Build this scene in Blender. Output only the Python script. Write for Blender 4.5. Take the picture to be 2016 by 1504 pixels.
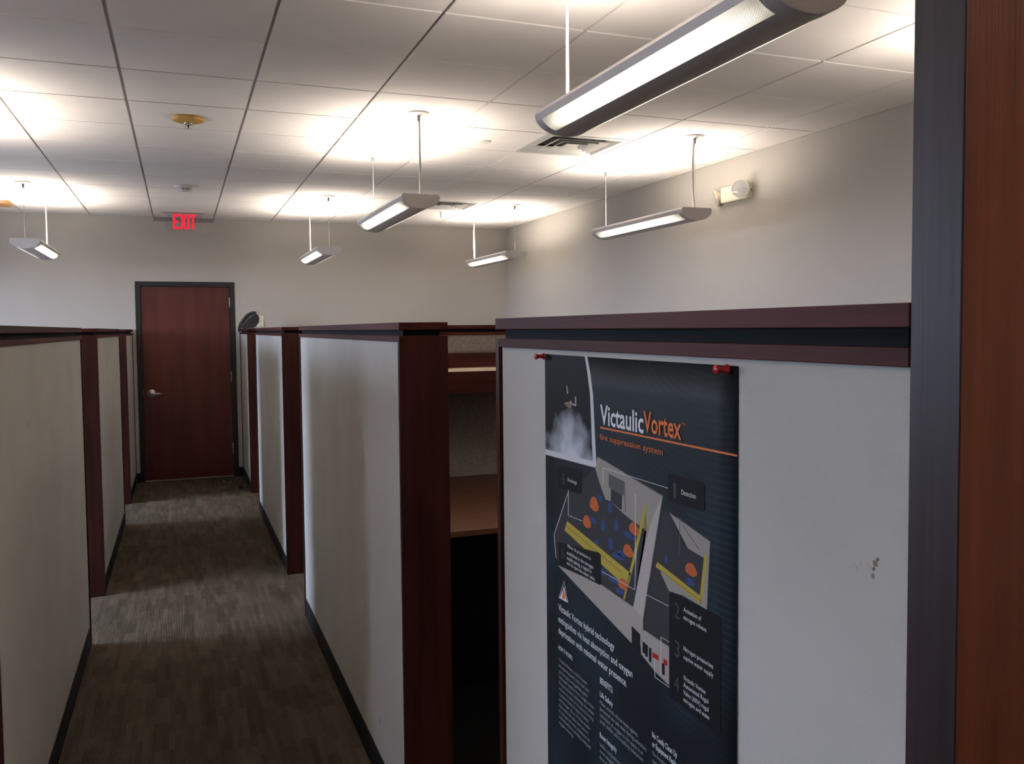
import bpy, bmesh, math, random
from mathutils import Matrix, Vector
random.seed(7)
for o in list(bpy.data.objects): bpy.data.objects.remove(o)
scene = bpy.context.scene
COL = scene.collection

# ------------------------------------------------------------------ camera
CZ = 1.6326
cam_d = bpy.data.cameras.new('camera'); cam = bpy.data.objects.new('camera', cam_d); COL.objects.link(cam)
yaw, pitch, roll = .3781, -.0498, -.0088
f = Vector((math.sin(yaw)*math.cos(pitch), math.cos(yaw)*math.cos(pitch), math.sin(pitch)))
r = Vector((math.cos(yaw), -math.sin(yaw), 0)); u = r.cross(f)
r2 = r*math.cos(roll)+u*math.sin(roll); u2 = -r*math.sin(roll)+u*math.cos(roll)
M = Matrix((( r2.x, u2.x, -f.x, 0), (r2.y, u2.y, -f.y, 0), (r2.z, u2.z, -f.z, CZ), (0,0,0,1)))
cam.matrix_world = M
cam_d.sensor_fit = 'HORIZONTAL'; cam_d.sensor_width = 36; cam_d.lens = 36*1731.0752/2016
cam_d.shift_x = (1008-1042.5369)/2016; cam_d.shift_y = (731.8237-752)/2016
cam_d.clip_start = .02; cam_d.clip_end = 200
scene.camera = cam

# ------------------------------------------------------------------ world, daylight, exposure
SKY, LAMP_UP, LENS, EXPOSURE = 50.0, 22.0, 4.6, 0.0
LAMP_COL, LAMP_SPREAD = (1.0,.885,.765), 164
w = bpy.data.worlds.new('sky'); scene.world = w; w.use_nodes = True
bg = w.node_tree.nodes['Background']
bg.inputs['Color'].default_value = (.64, .735, 1.0, 1); bg.inputs['Strength'].default_value = SKY
scene.view_settings.view_transform = 'Standard'
try: scene.view_settings.look = 'None'
except Exception: pass
scene.view_settings.gamma = 1; scene.view_settings.use_curve_mapping = False
scene.view_settings.exposure = EXPOSURE
scene.cycles.use_denoising = True
scene.cycles.max_bounces = 8; scene.cycles.diffuse_bounces = 5
scene.cycles.adaptive_threshold = .03
scene.cycles.sample_clamp_indirect = 8

# ------------------------------------------------------------------ materials
def mat(name, col, rough=.6, metal=0, spec=.5):
    m = bpy.data.materials.new(name); m.use_nodes = True
    b = m.node_tree.nodes['Principled BSDF']
    b.inputs['Base Color'].default_value = (*col, 1); b.inputs['Roughness'].default_value = rough
    b.inputs['Metallic'].default_value = metal; b.inputs['Specular IOR Level'].default_value = spec
    return m
def nn(m, t, **kw):
    n = m.node_tree.nodes.new(t)
    for k, v in kw.items(): setattr(n, k, v)
    return n
def ln(m, a, b): m.node_tree.links.new(a, b)
def noise_mat(name, c1, c2, scale=(8,8,8), rough=.6, detail=6, bump=0, bump_scale=None, spec=.5, rampp=(.35,.65), coat=0):
    m = mat(name, c1, rough, 0, spec); nt = m.node_tree; b = nt.nodes['Principled BSDF']
    tc = nn(m,'ShaderNodeTexCoord'); mp = nn(m,'ShaderNodeMapping'); mp.inputs['Scale'].default_value = scale
    ns = nn(m,'ShaderNodeTexNoise'); ns.inputs['Scale'].default_value = 1; ns.inputs['Detail'].default_value = detail
    rp = nn(m,'ShaderNodeValToRGB'); rp.color_ramp.elements[0].position, rp.color_ramp.elements[1].position = rampp
    rp.color_ramp.elements[0].color = (*c1,1); rp.color_ramp.elements[1].color = (*c2,1)
    ln(m,tc.outputs['Object'],mp.inputs['Vector']); ln(m,mp.outputs[0],ns.inputs['Vector']); ln(m,ns.outputs['Fac'],rp.inputs[0]); ln(m,rp.outputs[0],b.inputs['Base Color'])
    if bump:
        n2 = nn(m,'ShaderNodeTexNoise'); n2.inputs['Scale'].default_value = 1; n2.inputs['Detail'].default_value = 3
        mp2 = nn(m,'ShaderNodeMapping'); mp2.inputs['Scale'].default_value = bump_scale or scale
        bp = nn(m,'ShaderNodeBump'); bp.inputs['Strength'].default_value = bump; bp.inputs['Distance'].default_value = .002
        ln(m,tc.outputs['Object'],mp2.inputs['Vector']); ln(m,mp2.outputs[0],n2.inputs['Vector']); ln(m,n2.outputs['Fac'],bp.inputs['Height']); ln(m,bp.outputs[0],b.inputs['Normal'])
    if coat: b.inputs['Coat Weight'].default_value = coat; b.inputs['Coat Roughness'].default_value = .25
    return m
MT = {}
MT['paint'] = noise_mat('wall_paint', (.425,.400,.360), (.445,.420,.380), (1.2,1.2,1.2), .75, bump=.08, bump_scale=(220,220,220), spec=.25)
MT['tile'] = noise_mat('ceiling_tile', (.76,.725,.70), (.80,.765,.74), (2.5,2.5,2.5), .9, bump=.18, bump_scale=(180,180,180), spec=.1)
MT['tile_stained'] = noise_mat('stained_ceiling_tile', (.66,.63,.60), (.50,.27,.10), (2.2,2.2,2.2), .9, bump=.18, bump_scale=(180,180,180), spec=.1, rampp=(.40,.52))
MT['asphalt'] = noise_mat('asphalt', (.05,.05,.05), (.07,.07,.068), (3,3,3), .9)
MT['tee'] = mat('grid_tee', (.52,.49,.46), .5)
MT['wood'] = noise_mat('mahogany_trim', (.024,.006,.0045), (.050,.0125,.0085), (26,26,1.6), .45, detail=8, bump=.12, bump_scale=(300,300,8), spec=.2)
MT['wood_h'] = noise_mat('mahogany_rail', (.038,.009,.007), (.074,.017,.013), (26,1.6,26), .55, detail=8, bump=.10, bump_scale=(300,8,300), spec=.12)
MT['wood_x'] = noise_mat('mahogany_rail_across', (.038,.009,.007), (.074,.017,.013), (1.6,26,26), .55, detail=8, bump=.10, bump_scale=(8,300,300), spec=.12)
MT['door'] = noise_mat('mahogany_door', (.060,.0095,.007), (.098,.018,.0115), (9,9,.9), .4, detail=7)
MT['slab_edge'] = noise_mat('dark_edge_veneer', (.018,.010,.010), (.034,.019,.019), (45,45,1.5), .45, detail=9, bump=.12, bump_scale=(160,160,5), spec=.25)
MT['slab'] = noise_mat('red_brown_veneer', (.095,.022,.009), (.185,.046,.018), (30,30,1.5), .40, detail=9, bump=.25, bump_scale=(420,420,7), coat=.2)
MT['panel'] = noise_mat('white_fabric_panel', (.385,.375,.35), (.42,.41,.385), (3,3,3), .85, bump=.25, bump_scale=(420,420,420), spec=.2)
MT['greyfab'] = noise_mat('grey_fabric', (.22,.20,.185), (.28,.255,.24), (60,60,60), .9, bump=.4, bump_scale=(500,500,500), spec=.15)
MT['black'] = mat('black_vinyl', (.010,.010,.010), .6, 0, .2)
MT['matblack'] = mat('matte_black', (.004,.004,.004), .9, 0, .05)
MT['neck'] = mat('black_reveal', (.008,.009,.011), .7, 0, .08)
MT['blackmetal'] = mat('black_frame_paint', (.010,.010,.011), .38)
MT['steel'] = mat('brushed_steel', (.62,.60,.57), .5, 1)
MT['ventmetal'] = mat('vent_metal', (.46,.45,.43), .5)
MT['chrome'] = mat('chrome', (.74,.72,.70), .10, 1)
MT['reflector'] = mat('silvered_reflector', (.86,.85,.83), .42, .55)
MT['grip'] = mat('grip_metal', (.22,.21,.20), .5)
MT['white'] = mat('white_plastic', (.72,.70,.67), .45)
MT['whitemetal'] = mat('white_metal', (.62,.59,.56), .4)
MT['lampgrey'] = mat('lamp_grey_paint', (.58,.55,.54), .45)
MT['cream'] = mat('cream_plastic', (.74,.70,.54), .45)
MT['yellowed'] = noise_mat('yellowed_plastic', (.62,.40,.12), (.48,.25,.05), (14,14,14), .45)
MT['darkgrey'] = mat('dark_grey_metal', (.10,.095,.09), .5)
MT['void'] = mat('duct_black', (.012,.012,.012), .8)
MT['laminate'] = mat('cream_laminate', (.70,.58,.44), .45)
MT['desk'] = noise_mat('brown_desk_laminate', (.10,.036,.018), (.13,.050,.026), (3,26,26), .42, detail=6)
MT['phone'] = mat('charcoal_phone_plastic', (.018,.019,.021), .4)
MT['phone2'] = mat('grey_phone_plastic', (.060,.062,.066), .38)
MT['red'] = mat('red_plastic', (.45,.012,.015), .3)
MT['paper'] = mat('white_paper', (.75,.74,.72), .8)
MT['crumb'] = mat('dark_crumb', (.02,.012,.01), .8)
MT['exitred'] = mat('exit_red', (.62,.012,.03), .35)
bx_ = MT['exitred'].node_tree.nodes['Principled BSDF']; bx_.inputs['Emission Color'].default_value = (.9,.010,.04,1); bx_.inputs['Emission Strength'].default_value = .8
def emis(name, col, s):
    m = bpy.data.materials.new(name); m.use_nodes = True; nt = m.node_tree; nt.nodes.clear()
    e = nn(m,'ShaderNodeEmission'); o = nn(m,'ShaderNodeOutputMaterial'); e.inputs[0].default_value = (*col,1); e.inputs[1].default_value = s
    ln(m,e.outputs[0],o.inputs[0]); return m
MT['tube'] = emis('fluorescent_tube', (1.0,.89,.75), 6); MT['tube'].cycles.emission_sampling = 'NONE'
def glassy(name, tint, glossf, rough=.03):
    m = bpy.data.materials.new(name); m.use_nodes = True; nt = m.node_tree; nt.nodes.clear()
    t = nn(m,'ShaderNodeBsdfTransparent'); g = nn(m,'ShaderNodeBsdfGlossy'); mx = nn(m,'ShaderNodeMixShader'); o = nn(m,'ShaderNodeOutputMaterial')
    t.inputs[0].default_value = (*tint,1); g.inputs['Roughness'].default_value = rough; mx.inputs[0].default_value = glossf
    ln(m,t.outputs[0],mx.inputs[1]); ln(m,g.outputs[0],mx.inputs[2]); ln(m,mx.outputs[0],o.inputs[0]); return m
MT['acrylic'] = glassy('clear_acrylic', (.93,.93,.95), .05)
MT['pane'] = glassy('window_glass', (.96,.98,.98), .05)
MT['lampglass'] = glassy('clear_lamp_glass', (.95,.95,.95), .06, .05)
# perforated lamp lens: rows of lit holes in painted metal
def lens_mat():
    m = mat('perforated_lens', (.45,.42,.38), .5); b = m.node_tree.nodes['Principled BSDF']
    tc = nn(m,'ShaderNodeTexCoord'); sp = nn(m,'ShaderNodeSeparateXYZ'); ln(m,tc.outputs['Object'],sp.inputs[0])
    def mth(op, a, bb=None, c=None):
        n = nn(m,'ShaderNodeMath', operation=op)
        for i, v in enumerate((a, bb, c)):
            if v is None: continue
            if isinstance(v,(int,float)): n.inputs[i].default_value = v
            else: ln(m,v,n.inputs[i])
        return n.outputs[0]
    k = 2*math.pi/.0055
    sx = mth('SINE', mth('MULTIPLY', sp.outputs['X'], k)); sy = mth('SINE', mth('MULTIPLY', sp.outputs['Y'], k))
    dots = mth('MULTIPLY_ADD', mth('MULTIPLY', sx, sy), .9, .55)
    ax = mth('ABSOLUTE', sp.outputs['X'])
    # two tubes sit behind the middle of each strip, so the holes there are the brightest
    d = mth('MULTIPLY', mth('SUBTRACT', ax, .076), 1/.036); prof = mth('POWER', 2.718, mth('MULTIPLY', mth('MULTIPLY', d, d), -2.2))
    yy = mth('SUBTRACT', .64, mth('ABSOLUTE', sp.outputs['Y'])); yf = mth('MINIMUM', mth('MAXIMUM', mth('MULTIPLY', yy, 5.0), .22), 1.0)
    s = mth('MULTIPLY', mth('MULTIPLY', mth('MULTIPLY_ADD', prof, .72, .28), yf), mth('MAXIMUM', dots, .12))
    s = mth('MULTIPLY', s, LENS)
    b.inputs['Emission Color'].default_value = (1.0,.90,.72,1); ln(m,s,b.inputs['Emission Strength'])
    return m
MT['lens'] = lens_mat()
def carpet_mat():
    m = mat('loop_carpet', (.1,.09,.08), .95, 0, .1); b = m.node_tree.nodes['Principled BSDF']
    tc = nn(m,'ShaderNodeTexCoord')
    def brick(w_, h_, c1, c2, off, rot=math.pi/2):
        mp = nn(m,'ShaderNodeMapping'); mp.inputs['Rotation'].default_value = (0,0,rot); mp.inputs['Location'].default_value = off
        br = nn(m,'ShaderNodeTexBrick'); br.inputs['Scale'].default_value = 1; br.inputs['Brick Width'].default_value = w_; br.inputs['Row Height'].default_value = h_
        br.inputs['Mortar Size'].default_value = .0; br.inputs['Color1'].default_value = (*c1,1); br.inputs['Color2'].default_value = (*c2,1); br.inputs['Mortar'].default_value = (*c1,1)
        br.offset = .37; br.squash = .7; br.squash_frequency = 3
        ln(m,tc.outputs['Object'],mp.inputs[0]); ln(m,mp.outputs[0],br.inputs['Vector']); return br
    b1 = brick(.27,.061,(.088,.070,.048),(.130,.105,.078),(.03,.02,0)); b2 = brick(.21,.0235,(.60,.60,.60),(1.12,1.12,1.12),(.11,.013,0)); b3 = brick(.62,.61,(.93,.93,.93),(1.05,1.05,1.05),(0,.2,0))
    mu = nn(m,'ShaderNodeMix', data_type='RGBA', blend_type='MULTIPLY'); mu.inputs[0].default_value = .75; ln(m,b1.outputs[0],mu.inputs[6]); ln(m,b2.outputs[0],mu.inputs[7])
    mu2 = nn(m,'ShaderNodeMix', data_type='RGBA', blend_type='MULTIPLY'); mu2.inputs[0].default_value = 1; ln(m,mu.outputs[2],mu2.inputs[6]); ln(m,b3.outputs[0],mu2.inputs[7])
    wv = nn(m,'ShaderNodeTexWave', wave_type='BANDS', bands_direction='X'); wv.inputs['Scale'].default_value = 38; wv.inputs['Distortion'].default_value = 1.2; wv.inputs['Detail'].default_value = 2; wv.inputs['Detail Scale'].default_value = 3
    ln(m,tc.outputs['Object'],wv.inputs['Vector'])
    rp = nn(m,'ShaderNodeValToRGB'); rp.color_ramp.elements[0].color = (.62,.60,.58,1); rp.color_ramp.elements[1].color = (1.08,1.08,1.08,1); ln(m,wv.outputs['Fac'],rp.inputs[0])
    mu3 = nn(m,'ShaderNodeMix', data_type='RGBA', blend_type='MULTIPLY'); mu3.inputs[0].default_value = .8; ln(m,mu2.outputs[2],mu3.inputs[6]); ln(m,rp.outputs[0],mu3.inputs[7])
    ln(m,mu3.outputs[2],b.inputs['Base Color'])
    bp = nn(m,'ShaderNodeBump'); bp.inputs['Strength'].default_value = .6; bp.inputs['Distance'].default_value = .003; ln(m,wv.outputs['Fac'],bp.inputs['Height']); ln(m,bp.outputs[0],b.inputs['Normal'])
    return m
MT['carpet'] = carpet_mat()

# ------------------------------------------------------------------ mesh helpers
class MB:
    def __init__(s): s.bm = bmesh.new()
    def box(s, x0,x1,y0,y1,z0,z1):
        vs = [s.bm.verts.new((x,y,z)) for x in (x0,x1) for y in (y0,y1) for z in (z0,z1)]
        for q in ((0,1,3,2),(4,6,7,5),(0,4,5,1),(2,3,7,6),(0,2,6,4),(1,5,7,3)): s.bm.faces.new([vs[i] for i in q])
        return s
    def prism(s, pts, axis, a, b):
        def P(p, t):
            return {'x':(t,p[0],p[1]), 'y':(p[0],t,p[1]), 'z':(p[0],p[1],t)}[axis]
        A = [s.bm.verts.new(P(p,a)) for p in pts]; B = [s.bm.verts.new(P(p,b)) for p in pts]; n = len(pts)
        s.bm.faces.new(A); s.bm.faces.new(list(reversed(B)))
        for i in range(n): s.bm.faces.new((A[i],B[i],B[(i+1)%n],A[(i+1)%n]))
        return s
    def lathe(s, prof, seg=32, c=(0,0,0), axis='z', smooth=True):
        rings = []
        for rr, h in prof:
            ring = []
            for i in range(seg):
                a = 2*math.pi*i/seg; p = (rr*math.cos(a), rr*math.sin(a), h)
                if axis == 'y': p = (p[0], h, p[1])
                if axis == 'x': p = (h, p[0], p[1])
                ring.append(s.bm.verts.new((p[0]+c[0],p[1]+c[1],p[2]+c[2])))
            rings.append(ring)
        for A, B in zip(rings, rings[1:]):
            for i in range(seg):
                fc = s.bm.faces.new((A[i],A[(i+1)%seg],B[(i+1)%seg],B[i])); fc.smooth = smooth
        if prof[0][0] > 1e-5: s.bm.faces.new(rings[0])
        if prof[-1][0] > 1e-5: s.bm.faces.new(rings[-1])
        return s
    def tube(s, pts, rad, seg=8):
        pts = [Vector(p) for p in pts]; rings = []
        for i, p in enumerate(pts):
            t = (pts[min(i+1,len(pts)-1)]-pts[max(i-1,0)]).normalized()
            a = t.orthogonal().normalized() if i == 0 else (prev - t*prev.dot(t)).normalized()
            prev = a; bb = t.cross(a)
            rings.append([s.bm.verts.new(p+a*rad*math.cos(2*math.pi*k/seg)+bb*rad*math.sin(2*math.pi*k/seg)) for k in range(seg)])
        for A, B in zip(rings, rings[1:]):
            for k in range(seg):
                fc = s.bm.faces.new((A[k],A[(k+1)%seg],B[(k+1)%seg],B[k])); fc.smooth = True
        s.bm.faces.new(rings[0]); s.bm.faces.new(rings[-1]); return s
    def mesh(s, name, m, bev=0):
        bm = s.bm; bmesh.ops.remove_doubles(bm, verts=bm.verts, dist=1e-6)
        bmesh.ops.recalc_face_normals(bm, faces=bm.faces)
        if bev: bmesh.ops.bevel(bm, geom=[e for e in bm.edges if e.calc_face_angle(0) > .6], offset=bev, segments=2, affect='EDGES', profile=.6)
        me = bpy.data.meshes.new(name); bm.to_mesh(me); bm.free()
        me.materials.append(MT[m] if isinstance(m,str) else m); return me
    def build(s, name, m, parent=None, bev=0): return link(name, s.mesh(name, m, bev), parent)
def link(name, data, parent=None, loc=None):
    o = bpy.data.objects.new(name, data); COL.objects.link(o)
    if parent: o.parent = parent
    if loc: o.location = loc
    return o
def tag(o, label=None, cat=None, group=None, kind=None):
    for k, v in (('label',label),('category',cat),('group',group),('kind',kind)):
        if v: o[k] = v
    return o
def thing(name, label, cat, loc=(0,0,0), group=None, rotz=0):
    o = link(name, None, None, loc); o.rotation_euler = (0,0,rotz); o.empty_display_size = .1
    return tag(o, label, cat, group)
def struct(o): o['kind'] = 'structure'; return o
TEXTS= [('Victaulic', 232.1, -106.8, 142.7, 32.2, 'white', 1), ('Vortex', 374.9, -104.2, 104.3, 31.2, 'orange', 1), ('TM', 479.2, -84.6, 10.1, 4.2, 'orange', 0), ('fire suppression system', 230.3, -132.3, 199.7, 9.7, 'orange', 0), ('6', 75.4, -230.6, 15.0, 23.0, 'grey', 0), ('Discharge', 101.6, -221.0, 38.3, 6.3, 'white', 0), ('1', 459.1, -187.8, 6.7, 22.7, 'grey', 0), ('Detection', 479.5, -179.1, 35.8, 7.4, 'white', 0), ('5', 70.5, -364.3, 15.2, 18.1, 'grey', 0), ('When 16 psi pressure is', 98.5, -339.8, 94.7, 6.4, 'white', 0), ('established in the nitrogen', 96.1, -352.1, 107.5, 6.5, 'white', 0), ('supply piping, a signal is', 95.9, -361.3, 99.9, 6.4, 'white', 0), ('sent to open the water valve.', 95.8, -370.6, 114.1, 6.4, 'white', 0), ('2', 461.4, -353.8, 13.2, 22.6, 'grey', 0), ('3', 461.7, -407.8, 13.6, 23.3, 'grey', 0), ('4', 460.5, -457.7, 12.5, 23.3, 'grey', 0), ('Activation of', 485.0, -338.6, 44.0, 6.5, 'white', 0), ('nitrogen release', 485.0, -349.5, 56.3, 6.5, 'white', 0), ('Nitrogen pressurizes', 485.0, -392.5, 72.0, 6.5, 'white', 0), ('captive water supply', 485.0, -404.0, 72.3, 6.5, 'white', 0), ('Victaulic Vortex', 484.9, -432.9, 54.5, 6.6, 'white', 0), ('Automated Regulating', 484.9, -442.9, 77.8, 6.6, 'white', 0), ('Valve (ARV) regulates', 484.9, -453.5, 75.8, 6.6, 'white', 0), ('nitrogen and water flow', 484.9, -463.4, 83.0, 6.5, 'white', 0), ('Victaulic Vortex hybrid technology', 57.1, -464.1, 221.1, 12.2, 'white', 0.5), ('extinguishes via heat absorption and oxygen', 56.7, -485.9, 281.9, 12.2, 'white', 0.5), ('deprivation with minimal water presence.', 56.3, -507.3, 263.7, 12.3, 'white', 0.5), ('HOW IT WORKS:', 55.7, -537.2, 62.3, 8.1, 'white', 0.6), ('Victaulic Vortex is a hybrid system', 58.0, -558.4, 119.8, 5.8, 'pale', 0), ('incorporating both water and inert', 57.8, -569.0, 127.8, 5.9, 'pale', 0), ('gas (nitrogen) extinguishing agents', 57.6, -579.6, 121.1, 5.9, 'pale', 0), ('discharged together from a single emitter.', 57.4, -590.2, 147.4, 5.9, 'pale', 0), ('Using proprietary technology, the system', 57.2, -600.8, 145.3, 5.9, 'pale', 0), ('atomizes the water (<10 microns), forming', 57.0, -611.4, 143.7, 5.9, 'pale', 0), ('a uniform blend of water droplets', 56.8, -622.0, 124.2, 5.9, 'pale', 0), ('and nitrogen. Up to 10 times smaller', 56.6, -632.6, 131.6, 5.9, 'pale', 0), ('than traditional water mist systems,', 56.4, -643.3, 124.4, 5.9, 'pale', 0), ('the nitrogen and water combination are', 56.2, -653.9, 130.1, 5.9, 'pale', 0), ('extremely efficient, providing cooling and', 56.0, -664.6, 133.0, 6.0, 'pale', 0), ('oxygen reducing.', 55.9, -675.2, 62.4, 5.9, 'pale', 0), ('BENEFITS:', 226.7, -535.8, 45.6, 10.6, 'white', 0.6), ('Life Safety', 226.4, -558.2, 45.7, 9.2, 'white', 0.5), ('Made entirely of non-toxic agents,', 226.3, -570.8, 129.8, 6.6, 'pale', 0), ('personnel are safe even during activation.', 226.1, -581.2, 156.4, 6.6, 'pale', 0), ('reduction of oxygen in the space is at', 226.0, -591.8, 144.7, 6.5, 'pale', 0), ('levels within safe breathing tolerances.', 225.9, -602.0, 146.9, 6.6, 'pale', 0), ('Room Integrity', 225.1, -627.4, 59.9, 9.2, 'white', 0.5), ('Unlike competitive systems,', 224.9, -642.0, 102.4, 6.5, 'pale', 0), ('room integrity is not required', 224.8, -653.2, 107.1, 6.6, 'pale', 0), ('fires are extinguished', 224.7, -664.4, 78.6, 6.6, 'pale', 0), ('No Costly Clean Up', 398.6, -551.3, 69.0, 9.0, 'white', 0.5), ('or Equipment Replacement', 398.6, -565.1, 92.6, 9.0, 'white', 0.5), ('The Victaulic Vortex', 398.5, -577.5, 56.8, 5.8, 'pale', 0), ('requires minimal effort', 398.5, -588.3, 64.5, 5.8, 'pale', 0)]
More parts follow.
